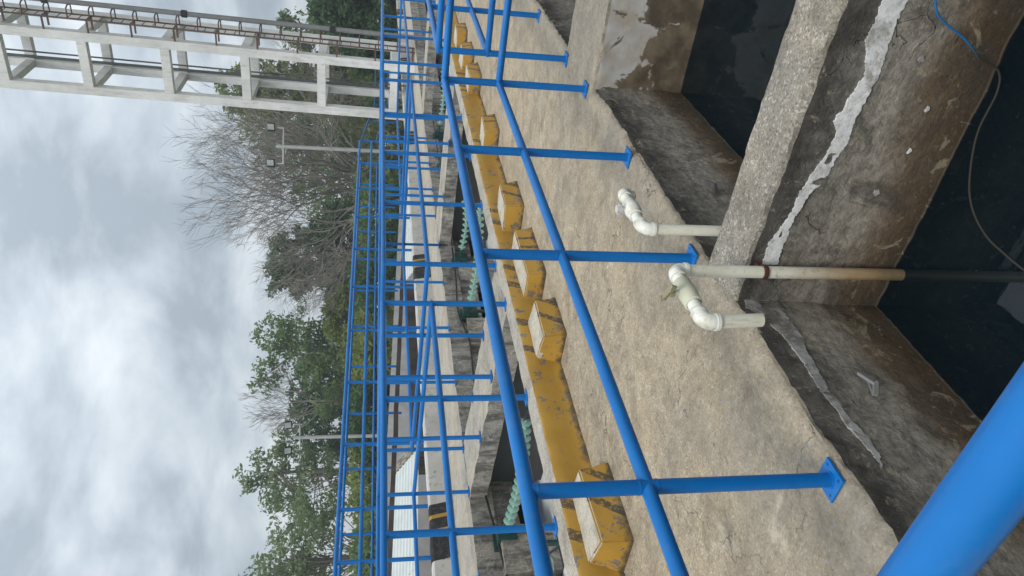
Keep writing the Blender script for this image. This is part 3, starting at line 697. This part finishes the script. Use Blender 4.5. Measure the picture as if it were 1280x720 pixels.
def strip_wall():
    mb = MB(); ys = frange(-2, 24, 1.0)+[24]; vs = []
    for y in ys:
        z = 1.46-(y-7.5)*.045
        vs += [(-13.0,y,-2.5),(-13.0,y,z),(-13.25,y,z),(-13.25,y,-2.5)]
    fs = []
    for i in range(len(ys)-1):
        for j in range(3): a = i*4+j; fs.append((a, a+4, a+5, a+1))
    mb.add(vs, fs); mb.add(vs[:4], [(0,1,2,3)]); mb.add(vs[-4:], [(3,2,1,0)])
    o = link('boundary_wall', mb.mesh('boundary_wall', M['pinkwall'])); tag(o, 'faded white wall showing as a thin strip behind the brown ridge', 'wall')
strip_wall()

# ------------------------------------------------------------------ insulator strings, anchors, cables in the bays
disc = MB().lathe([(.012,-.062),(.026,-.060),(.028,-.030),(.034,-.022),(.071,.006),(.074,.011),(.070,.015),(.055,.022),(.040,.030),(.018,.034),(.012,.062)], 16, 'x').mesh('disc', M['glassg'], True)
def insulator(y, x0, x1, z0, z1, label, n):
    root = thing('insulator_string', label, 'insulator', (x1, y, z1), 'green glass insulator strings')
    for i in range(n):
        t = (i+.5)/n; sag = -.06*math.sin(math.pi*t)
        o = link('disc', disc, root, (x0-x1+(x1-x0)*t, 0, (z0-z1)*(1-t)+sag))
    part('anchor_fork', MB().box((x1-.16,y-.045,z1-.02), (x1+.01,y-.030,z1+.02)).box((x1-.16,y+.03,z1-.02), (x1+.01,y+.045,z1+.02)).tube([(x1-.02,y-.06,z1),(x1-.02,y+.06,z1)], .013, 8), M['dkgreen'], root)
    part('anchor_bracket', MB().box((x1-.30,y-.10,z1-.13), (x1-.14,y+.10,z1+.12)).box((x1-.35,y-.15,z1-.17), (x1-.29,y+.15,z1+.16)).tube([(x1-.2,y-.15,z1+.04),(x1-.2,y+.15,z1+.04)], .02, 8).tube([(x1-.22,y,z1-.12),(x1-.22,y,z1-.26)], .03, 8), M['dkgreen'], root)
    part('conductor', MB().tube([(x0-.04,y,z0),(x0+.1,y,z0-.02),(x0+.22,y,z0-.12),(x0+.3,y,z0-.34),(x0+.33,y,z0-.72)], .014, 8), M['cable'], root, True)
    return root
insulator(5.62,-5.75,-7.62,-.07,-.10,'string of green glass insulator discs in the nearest bay, crossing behind the handrail', 15)
insulator(4.62,-6.9,-7.66,-.3,-.30,'short lower string of green insulator discs near the green anchor of the nearest bay', 6)
insulator(10.35,-5.6,-7.60,-.06,-.09,'string of green glass insulator discs in the middle bay, nearer of two', 16)
insulator(12.1,-6.5,-7.62,-.06,-.08,'string of green glass insulator discs in the middle bay, farther of two', 9)
insulator(18.3,-6.0,-7.62,-.03,-.05,'distant string of green insulator discs in the far bay', 13)
insulator(16.4,-6.0,-7.62,-.03,-.05,'string of green insulator discs in the far bay, nearer of two', 13)
def cable(label, pts, r=.012, mat='cable', name='cable'):
    P = [Vector(p) for p in pts]; path = []
    for i in range(len(P)-1):
        p0 = P[max(0, i-1)]; p1 = P[i]; p2 = P[i+1]; p3 = P[min(len(P)-1, i+2)]
        for k in range(8):
            t = k/8; path.append(.5*((2*p1)+(p2-p0)*t+(2*p0-5*p1+4*p2-p3)*t*t+(3*p1-p0-3*p2+p3)*t**3))
    path.append(P[-1])
    o = link(name, MB().tube(path, r, 10).mesh(name, M[mat], True)); tag(o, label, name); return o
cable('black cable sagging along the wall of the middle bay', [(-7.9,7.4,-.02),(-7.9,8.6,.0),(-7.89,9.6,-.02),(-7.9,10.4,.10),(-7.89,11.4,.06),(-7.9,12.6,.04)], .016)
cable('black cable sagging along the wall of the nearest bay', [(-7.9,2.5,.02),(-7.9,3.6,-.02),(-7.89,4.6,-.06),(-7.89,5.5,.0),(-7.9,6.3,.08)], .016)
cable('black cable along the wall of the far bay', [(-7.9,14,.0),(-7.89,15.4,.03),(-7.9,17,.05),(-7.9,19.5,.05)], .016)
fr = thing('pipe_frame', 'dark green pipe frame on the pale floor behind the kerb', 'frame', (-6.9,4.6,-.76))
for p in [(-6.3,3.55),(-5.9,4.12)]:
    part('upright', MB().tube([(p[0],p[1],-.76),(p[0],p[1],.05)], .03, 10), M['dkgreen'], fr, True)
part('crossbar', MB().tube([(-6.45,3.3,.05),(-5.75,4.4,.05)], .03, 10), M['dkgreen'], fr, True)
part('brace', MB().tube([(-6.3,3.55,-.02),(-6.7,3.0,-.74)], .02, 8), M['dkgreen'], fr, True)

# ------------------------------------------------------------------ PVC pipes with valves, hose, cleats
PR = .027
def arc(c, r, a, b, n=7):
    """points of an elbow: centre c, from direction vector a to b"""
    return [Vector(c)+Vector(a)*r*math.cos(math.pi/2*i/n)+Vector(b)*r*math.sin(math.pi/2*i/n) for i in range(n+1)]
def elbow(corner, din, dout, r=.0325, leg=.055):
    """fitting whose pipe axes meet at corner; din points from the corner to one mouth, dout to the other"""
    c = Vector(corner); a = Vector(din).normalized(); b = Vector(dout).normalized(); q = .035
    pts = [c+a*leg, c+a*q] + [c+(a+b)*q - (b*math.cos(math.pi/2*i/6)+a*math.sin(math.pi/2*i/6))*q for i in range(1, 6)] + [c+b*q, c+b*leg]
    mb = MB().tube(pts, r, 16)
    for d in (a, b): mb.tube([c+d*(leg-.012), c+d*(leg+.003)], r*1.07, 16)
    return mb
def pipe_a():
    X, Y, Z = -1.59, 2.40, .357
    root = thing('water_pipe', 'cream PVC pipe rising from the near pit with a mossy valve and a downward spout', 'pipe', (X, Y, -2.5))
    part('riser', MB().tube([(X,Y,-2.5),(X,Y,Z-.03)], PR, 16), M['pvc'], root, True)
    part('elbow', elbow((X,Y,Z), (0,0,-1), (0,-1,0)), M['pvcfit'], root, True)
    part('cross_pipe', MB().tube([(X,Y-.03,Z),(X,2.08,Z)], PR, 16), M['pvcfit'], root, True)
    v = part('valve', MB().lathe([(.029,-.075),(.037,-.07),(.037,-.045),(.039,-.03),(.040,0),(.039,.03),(.037,.045),(.037,.07),(.029,.075)], 16, 'y').tube([(0,0,.03),(0,0,.062)], .014, 10), M['valve'], root, True, Vector((X,2.235,Z))-root.location)
    link('valve_handle', MB().tube([(0,0,.058),(0,0,.075)], .017, 10).bar((-.042,.026,.082),(.042,-.026,.082), .020, .014).bar((-.042,.026,.07),(-.047,.029,.092), .020, .010).bar((.042,-.026,.07),(.047,-.029,.092), .020, .010).mesh('valve_handle', M['handle']), v)
    part('elbow', elbow((X,2.045,Z), (0,1,0), (0,.04,-1)), M['pvcfit'], root, True)
    part('spout', MB().tube([(X,2.047,Z-.03),(X,2.06,.112)], PR, 16, caps=False).tube([(X,2.06,.112),(X,2.055,.2)], PR*.86, 16, caps=False).lathe([(PR*.86,.112),(PR,.112)], 16, 'z', 0, (X,2.06,0)), M['pvc'], root, True)
    part('clamp', MB().lathe([(.030,-.012),(.034,-.010),(.034,.010),(.030,.012)], 16, 'z', 0, (X,Y,-.055)).box((X-.012,Y,-.07), (X+.012,Y+.06,-.04)), M['clamp'], root, True)
pipe_a()
def pipe_b():
    X, Y, Z = -1.685, 2.905, .318
    root = thing('water_pipe', 'white PVC pipe rising behind the narrow wall with a valve and a short elbow end', 'pipe', (X, Y, -2.5))
    part('riser', MB().tube([(X,Y,-2.5),(X,Y,Z-.03)], PR, 16), M['pvc'], root, True)
    part('elbow', elbow((X,Y,Z), (0,0,-1), (0,1,0)), M['pvcfit'], root, True)
    part('cross_pipe', MB().tube([(X,Y+.03,Z),(X,Y+.36,Z)], PR, 16), M['pvcfit'], root, True)
    v = part('valve', MB().lathe([(.029,-.07),(.036,-.066),(.036,-.04),(.042,-.026),(.043,0),(.042,.026),(.036,.04),(.036,.066),(.029,.07)], 16, 'y').tube([(0,0,.03),(0,0,.058)], .013, 10), M['pvcfit'], root, True, Vector((X,Y+.19,Z))-root.location)
    link('valve_handle', MB().tube([(0,0,.056),(0,0,.085)], .020, 10).bar((-.03,0,.07),(.03,0,.07), .018, .014).mesh('valve_handle', M['clear'], True), v)
    part('elbow', elbow((X,Y+.375,Z), (0,-1,0), (-.45,0,-.9)), M['pvcfit'], root, True)
    part('end_nipple', MB().tube([(X-.022,Y+.375,Z-.045),(X-.032,Y+.375,Z-.066)], PR*.9, 14), M['valve'], root, True)
pipe_b()
hp = [ony(*p, 2.405) for p in [(1165,-30),(1169,0),(1172,18),(1185,32),(1205,48),(1218,64),(1225,74)]]
hp += [Vector(p) for p in [(-.66,2.40,-.70),(-.74,2.385,-.727),(-.90,2.38,-.728),(-1.06,2.31,-.728),(-1.15,2.23,-.728),(-1.205,2.11,-.728),(-1.218,1.99,-.728),(-1.22,1.86,-.728),(-1.22,1.7,-.74),(-1.22,1.5,-.85)]]
cable('thin blue and grey hose hanging into the near pit', hp, .0043, 'hose', 'hose')
def cleat(p, label, mat):
    root = thing('cleat', label, 'cleat', p); x, y, z = p
    part('back_bar', MB().bar((x,y-.045,z+.01),(x,y+.05,z-.02), .012, .020), M[mat], root)
    part('hook', MB().bar((x+.004,y-.04,z+.008),(x+.06,y-.035,z+.03), .012, .018).bar((x+.055,y-.04,z+.03),(x+.035,y+.045,z+.045), .012, .016), M[mat], root)
cleat((-1.785,1.88,-.35), 'bent zinc cleat fixed low on the wall of the near pit', 'zinc')
cleat((-1.785,3.55,-.345), 'dark metal cleat on the pit wall behind the narrow wall', 'dark_steel')

# ------------------------------------------------------------------ lattice tower
def tower():
    xr, xl, yf, yb = -8.72, -10.55, 26.0, 28.15; W = .29; top = 18.5; z0 = -.6
    root = thing('lattice_tower', 'tall white concrete lattice tower with a caged ladder', 'tower', (-9.8,27,z0))
    for (x, y) in ((xr,yf),(xl,yf),(xr,yb),(xl,yb)):
        part('leg', MB().box((x-W/2,y-W/2,z0), (x+W/2,y+W/2,top)), M['white_conc'], root)
    for z in (1.0,3.56,6.12,8.68,11.24,13.8,16.4):
        for y in (yf, yb): part('beam', MB().box((xl+W/2,y-.13,z-.145), (xr-W/2,y+.13,z+.145)), M['white_conc'], root)
        for x in (xl, xr): part('beam', MB().box((x-.12,yf+W/2,z-.135), (x+.12,yb-W/2,z+.135)), M['white_conc'], root)
    part('cable', MB().tube([(-9.65,26.6,z0),(-9.6,26.6,top)], .03, 8), M['dark_steel'], root, True)
    part('cable', MB().tube([(xl+.25,28.0,z0),(xl+.25,28.0,top)], .055, 8), M['dark_steel'], root, True)
    la = part('ladder', MB().tube([(-8.16,25.9,z0),(-8.16,25.9,top)], .028, 8).tube([(-8.16,26.4,z0),(-8.16,26.4,top)], .028, 8), M['rust'], root, True)
    zr = -.3; mr = MB().tube([(0,-.25,0),(0,.25,0)], .013, 6).mesh('rung', M['rust'])
    lo = Vector((-8.16,26.15,0))
    while zr < top: link('rung', mr, la, lo+Vector((0,0,zr))); zr += .32
    hoop = MB().tube([(0,-.22,0),(.30,-.2,0),(.36,-.08,0),(.36,.05,0),(.32,.2,0),(.0,.22,0)], .022, 6, caps=True).mesh('cage_hoop', M['rust'], True)
    off = MB().bar((0,-.25,0),(-.42,-.25,0), .05, .05).bar((0,.2,0),(-.42,.2,0), .05, .05).bar((0,-.25,0),(0,.2,0), .04, .04).mesh('standoff', M['rust'])
    z = .3; k = 0
    while z < top:
        link('cage_hoop', hoop, la, lo+Vector((0,0,z)))
        if k % 2 == 0: link('standoff', off, la, lo+Vector((0,0,z+.1)))
        z += .66; k += 1
    part('conduit', MB().tube([(-7.72,26.2,z0),(-7.72,26.2,top)], .085, 12), M['greypipe'], root, True)
    for k, z in enumerate((3.2, 8.0, 12.2)): part('conduit_joint', MB().lathe([(.085,-.1),(.125,-.08),(.125,.08),(.085,.1)], 12, 'z', 0, (-7.72,26.2,z)), M['black'], root, True)
tower()
for o in C.objects:
    if o.name == 'lattice_tower': o.rotation_euler = (0, R(1.5), 0)
def lamp(p0, p1, a1, a2, label):
    root = thing('lamp_post', label, 'lamp post', p0, 'twin floodlight poles'); p0, p1 = Vector(p0), Vector(p1)
    part('pole', MB().tube([p0, p1], [.085,.07], 12), M['galv'], root, True)
    h = p1.z-.28; c = Vector((p1.x, p1.y, h))
    part('crossarm', MB().tube([(a1[0],a1[1],h+.25),(a1[0],a1[1],h),(a2[0],a2[1],h),(a2[0],a2[1],h+.25)], .032, 8), M['galv'], root, True)
    for a in (a1, a2):
        f = part('floodlight', MB().bar((a[0],a[1],h+.33),(a[0]+.04,a[1]-.08,h+.60), .30, .16, 0, Vector((.57,-.8,.1))), M['black'], root)
        n = Vector((.57,-.8,-.06)).normalized()
        c0 = Vector((a[0],a[1],h+.36))+n*.09; c1 = Vector((a[0]+.04,a[1]-.08,h+.57))+n*.09
        part('lens', MB().bar(c0, c1, .22, .02, 0, Vector((.57,-.8,.1))), M['lens'], f)
la_ = at(350,183,28); lb_ = at(466,187,28)
side = Vector((.816,.578,0))
lamp((la_.x, la_.y, -1.5), (la_.x, la_.y, la_.z+.15), la_+side*.72, la_-side*.66, 'grey lamp post with two floodlights in front of the bare tree')
lc = at(371,547,30)
lamp((lc.x, lc.y, -1.5), (lc.x, lc.y, lc.z+.15), lc+side*.55, lc-side*.5, 'grey lamp post with two floodlights in front of the lower green trees')

# ------------------------------------------------------------------ ground and trees
mb = MB(); vs = []; fs = []; n = 48
gx = [-260+520*i/n for i in range(n+1)]
for i in range(n+1):
    for j in range(n+1): vs.append((gx[i], gx[j], -3.2))
for i in range(n):
    for j in range(n): a = i*(n+1)+j; fs.append((a, a+n+1, a+n+2, a+1))
mb.add(vs, fs); tag(link('ground', mb.mesh('ground', M['grass'])), 'grassy ground round the concrete works', kind='structure')

def rv(rnd):
    while True:
        v = Vector((rnd.uniform(-1,1), rnd.uniform(-1,1), rnd.uniform(-1,1)))
        if .05 < v.length < 1: return v.normalized()
def leaves_mesh(name, pts, size, mat, rnd):
    V = []; Fc = []; A = []
    for (p, sh) in pts:
        nrm = (rv(rnd)+Vector((0,0,.5))).normalized(); u = nrm.orthogonal().normalized(); an = rnd.uniform(0, 6.28)
        u = u*math.cos(an)+nrm.cross(u)*math.sin(an); v = nrm.cross(u)
        s = size*rnd.choice((.55,.8,.8,1.0,1.35))*rnd.uniform(.8, 1.2); l = s*rnd.uniform(1.0, 1.7)
        o = len(V); V += [p-u*l*.5, p+v*s*.32, p+u*l*.5+nrm*s*.12, p-v*s*.32]; Fc.append((o, o+1, o+2, o+3)); r = min(1, max(0, sh+rnd.uniform(-.3,.3))); A += [r]*4
    me = bpy.data.meshes.new(name); me.from_pydata([tuple(q) for q in V], [], Fc); me.materials.append(mat)
    at_ = me.attributes.new('rnd', 'FLOAT', 'POINT'); at_.data.foreach_set('value', A); return me
def tree(name, label, base, blobs, mat, nl, size, seed, group='trees behind the fences', trunk_r=.22, bark='bark', clump=.55, cat='tree'):
    """blobs: list of (centre, (rx, ry, rz)); limbs grow from the trunk to clumps spread through the blobs"""
    rnd = random.Random(seed); base = Vector(base)
    root = thing(name, label, cat, base, group)
    tot = sum(b[1][0]*b[1][2] for b in blobs)
    cl = []
    ncl = max(30, nl//42)
    for c, r in blobs:
        k = max(6, int(ncl*(r[0]*r[2])/tot))
        for _ in range(k):
            d = rv(rnd); q = rnd.uniform(.12, 1)**.42
            bump = 1+.28*noise.noise(d*1.7+Vector((seed, c.x, 0)))+.16*noise.noise(d*4+Vector((seed, 0, c.y)))
            cl.append((Vector(c)+Vector((d.x*r[0], d.y*r[1], d.z*r[2]))*q*bump, rnd.random()))
    top = max(cl, key=lambda t: t[0].z)[0]; cen = Vector((0,0,0))
    for b in blobs: cen += Vector(b[0])
    cen /= len(blobs)
    hub = Vector((base.x+(cen.x-base.x)*.5, base.y+(cen.y-base.y)*.5, base.z+(cen.z-base.z)*.55))
    mb = MB(); trunk = [base, base.lerp(hub, .5)+Vector((rnd.uniform(-.2,.2), rnd.uniform(-.2,.2), 0)), hub, cen, cen.lerp(top, .6)]
    mb.tube(trunk, [trunk_r, trunk_r*.8, trunk_r*.65, trunk_r*.4, trunk_r*.12], 8)
    for (p, s_) in rnd.sample(cl, min(len(cl), 60)):
        t0 = rnd.choice([trunk[2], trunk[2].lerp(trunk[3], .5), trunk[3], trunk[1].lerp(trunk[2], .6)])
        m1 = t0.lerp(p, .5)+rv(rnd)*.25+Vector((0,0,-.15)); rr = trunk_r*rnd.uniform(.12, .3)
        mb.tube([t0, t0.lerp(m1, .5)+rv(rnd)*.1, m1, p], [rr, rr*.8, rr*.55, rr*.15], 5)
    part('trunk', mb, M[bark], root, True)
    per = max(4, nl//len(cl)); pts = []
    for (p, s_) in cl:
        for _ in range(per):
            d = rv(rnd)*clump*rnd.uniform(.1, 1)**.6; d.z *= .7; pts.append((p+d, s_))
    link('crown', leaves_mesh('crown', pts, size, M[mat], rnd), root, -base)
    return root
def E3(x, y, d, ry, rx):
    """blob centred at picture point (x,y) at depth d, half sizes in pixels across (ry) and up (rx)"""
    p = at(x, y, d); k = d/F; return (p, (ry*k, ry*k, rx*k))
def gb(x, y, d, z=-3.2):
    p = at(x, y, d); return (p.x, p.y, z)
tree('leafy_tree', 'dense dark green tree at the upper edge beside the tower', gb(480,15,40), [E3(432,12,40,44,44),E3(455,60,41,34,30),E3(440,-50,39,60,55)], 'leaf_dark', 16000, .26, 11)
tree('leafy_tree', 'thin pale sapling crown showing above the tower ladder', gb(480,22,46), [E3(362,22,46,13,14),E3(395,38,46,20,14),E3(375,60,47,18,16)], 'leaf_pale', 1500, .24, 12, trunk_r=.1, clump=.6)
tree('leafy_tree', 'tall olive green tree standing behind the lattice tower', gb(480,120,48), [E3(305,118,48,34,32),E3(350,110,48,44,44),E3(420,105,48,55,55),E3(460,130,47,60,30)], 'leaf_olive', 19000, .24, 13)
tree('leafy_tree', 'sparse grey green tree behind the bare tree', gb(480,190,56), [E3(370,185,56,62,45),E3(425,215,55,80,50),E3(330,140,56,44,36),E3(440,170,54,80,40)], 'leaf_mid', 17000, .24, 14, clump=.9)
tree('leafy_tree', 'round very dark green tree at the lower side of the bare tree', gb(480,330,50), [E3(385,318,50,42,46),E3(365,345,50,26,34),E3(420,300,50,50,40),E3(435,355,50,38,36)], 'leaf_dark', 17000, .25, 15)
tree('leafy_tree', 'bushy yellow green tree low between the dark tree and the lower trees', gb(480,395,44), [E3(430,392,44,34,30),E3(450,430,43,40,24)], 'leaf_olive', 6000, .24, 16, trunk_r=.14)
tree('leafy_tree', 'tall mid green tree with a ragged top, upper one of the lower trees', gb(480,440,46), [E3(345,418,46,30,24),E3(375,430,46,44,38),E3(410,455,46,62,40),E3(335,470,46,24,18)], 'leaf_mid', 6500, .22, 17, clump=.6)
tree('leafy_tree', 'dark leafy tree behind the lower lamp post', gb(480,500,50), [E3(400,480,50,48,36),E3(430,520,50,60,34),E3(385,530,50,40,30)], 'leaf_dark', 9000, .25, 18, clump=.7)
tree('leafy_tree', 'loose pale green tree with bare gaps, below the lower lamp post', gb(480,590,44), [E3(318,590,44,26,18),E3(350,600,44,44,30),E3(395,610,44,62,40),E3(340,560,44,22,20)], 'leaf_pale', 5200, .21, 19, clump=.62)
tree('leafy_tree', 'pale green leafy tree filling the lower edge of the picture', gb(480,690,40), [E3(365,690,40,50,34),E3(400,680,40,70,40),E3(345,740,40,50,40)], 'leaf_pale', 5600, .20, 20, clump=.62)
tree('leafy_tree', 'mid green tree at the lower edge, its crown cut by the frame', gb(480,790,42), [E3(380,790,42,80,60)], 'leaf_mid', 6000, .24, 21)
# bushes filling the space below the crowns
for i, (x, y, d, ry, rx, mt, lb) in enumerate([
    (462,700,30,60,22,'leaf_mid','low green thicket behind the railings at the lower edge'),
    (460,610,33,60,22,'leaf_olive','low olive thicket behind the railings below the lower lamp post'),
    (458,520,34,60,22,'leaf_dark','low dark thicket behind the railings above the lower lamp post'),
    (462,440,34,56,22,'leaf_olive','low yellow green thicket behind the railings under the tall ragged tree'),
    (470,350,36,60,30,'leaf_dark','low dark thicket behind the railings under the round dark tree'),
    (480,270,38,60,36,'leaf_mid','low green thicket behind the railings at the foot of the bare tree'),
    (485,190,40,60,40,'leaf_dry','low brownish thicket behind the railings by the upper lamp post'),
    (495,110,44,60,46,'leaf_mid','low green thicket showing between the legs of the tower'),
    (485,30,40,60,44,'leaf_dark','low dark thicket at the upper edge under the dense tree')]):
    b = E3(x, y, d, ry, rx); b2 = E3(x+34, y-10, d, ry, rx)
    tree('bush', lb, gb(x, y, d), [b, b2], mt, 6000, .22, 40+i, 'thickets behind the railings', .08, cat='bush')

def bare(name, label, base, tops, seed, r0, depth, spread, L0, lean=Vector((0,0,1)), trunk_h=3.0, mat='twig'):
    rnd = random.Random(seed); base = Vector(base); root = thing(name, label, 'tree', base, 'leafless trees')
    mb = MB(); tw = MB()
    def grow(p, d, ln, r, lv):
        pts = [p]; q = p.copy(); dd = d.copy(); ns = 3 if lv > 1 else 2
        for i in range(ns):
            dd = (dd+rv(rnd)*.22+Vector((0,0,.05))).normalized(); q = q+dd*ln/ns; pts.append(q.copy())
        rs = [r*(1-.45*i/ns) for i in range(ns+1)]
        (mb if lv >= depth-2 else tw).tube(pts, rs, 6 if lv >= depth-1 else (4 if lv > 1 else 3), caps=False)
        if lv == 0: return
        k = 3 if lv > depth-2 else rnd.choice((2,3,3))
        for i in range(k):
            nd = (dd+rv(rnd)*spread*(.8+.2*rnd.random())).normalized()
            t = rnd.uniform(.55, 1) if i else 1
            idx = min(ns-1, int(t*ns)); st = pts[idx].lerp(pts[idx+1], t*ns-idx) if idx < ns else pts[-1]
            grow(st, nd, ln*rnd.uniform(.62,.86), max(.0095, r*.56*rnd.uniform(.8,1.05)), lv-1)
    hub = base+Vector((rnd.uniform(-.3,.3), rnd.uniform(-.3,.3), trunk_h))
    mb.tube([base, base.lerp(hub, .5)+rv(rnd)*.1, hub], [r0*1.3, r0*1.05, r0], 10)
    for tp in tops:
        d = (Vector(tp)-hub).normalized(); L = (Vector(tp)-hub).length
        grow(hub-Vector((0,0,rnd.uniform(0,.6))), d, L*.335, r0*.55, depth)
    part('trunk', mb, M['twig'], root, True); part('twigs', tw, M['twig'], root)
    return root
D = 42
bare('bare_tree', 'large leafless tree with a wide fan of fine grey branches', gb(480,235,D), [at(262,190,D),at(270,130,D+1),at(275,260,D-1),at(315,345,D),at(340,100,D+2),at(290,230,D+2),at(375,385,D-1),at(310,160,D-2),at(290,300,D+1),at(300,210,D-2),at(340,280,D+2),at(345,370,D+1),at(280,225,D-2),at(320,120,D-1)], 3, .22, 6, .60, 0, trunk_h=3.6)
bare('bare_tree', 'small leafless spray of twigs rising among the lower green trees', gb(480,505,47), [at(305,500,47),at(318,530,47),at(325,475,47),at(310,515,47)], 5, .12, 5, .5, 0, trunk_h=7.0)
bare('bare_tree', 'thin leafless tree seen through the lower side of the tower', gb(480,105,44), [at(400,150,44),at(430,60,44),at(370,110,44)], 9, .14, 5, .7, 0, trunk_h=3.0)
bare('bare_tree', 'low leafless shrub of pale branches in front of the dark round tree', gb(490,300,38), [at(400,330,38),at(420,370,38),at(420,290,38)], 8, .10, 5, .7, 0, trunk_h=2.4)

# ------------------------------------------------------------------ the damp air
hz = bpy.data.materials.new('haze'); hz.use_nodes = True; ht = hz.node_tree; ht.nodes.clear()
ho = ht.nodes.new('ShaderNodeOutputMaterial'); hv = ht.nodes.new('ShaderNodeVolumePrincipled')
hv.inputs['Color'].default_value = (.80,.85,.90,1); hv.inputs['Density'].default_value = .0016; hv.inputs['Anisotropy'].default_value = .2
ht.links.new(hv.outputs[0], ho.inputs['Volume'])
tag(link('haze', MB().box((-262,-262,-4.4), (262,262,21)).mesh('haze', hz)), 'faint pale haze in the air', kind='stuff')
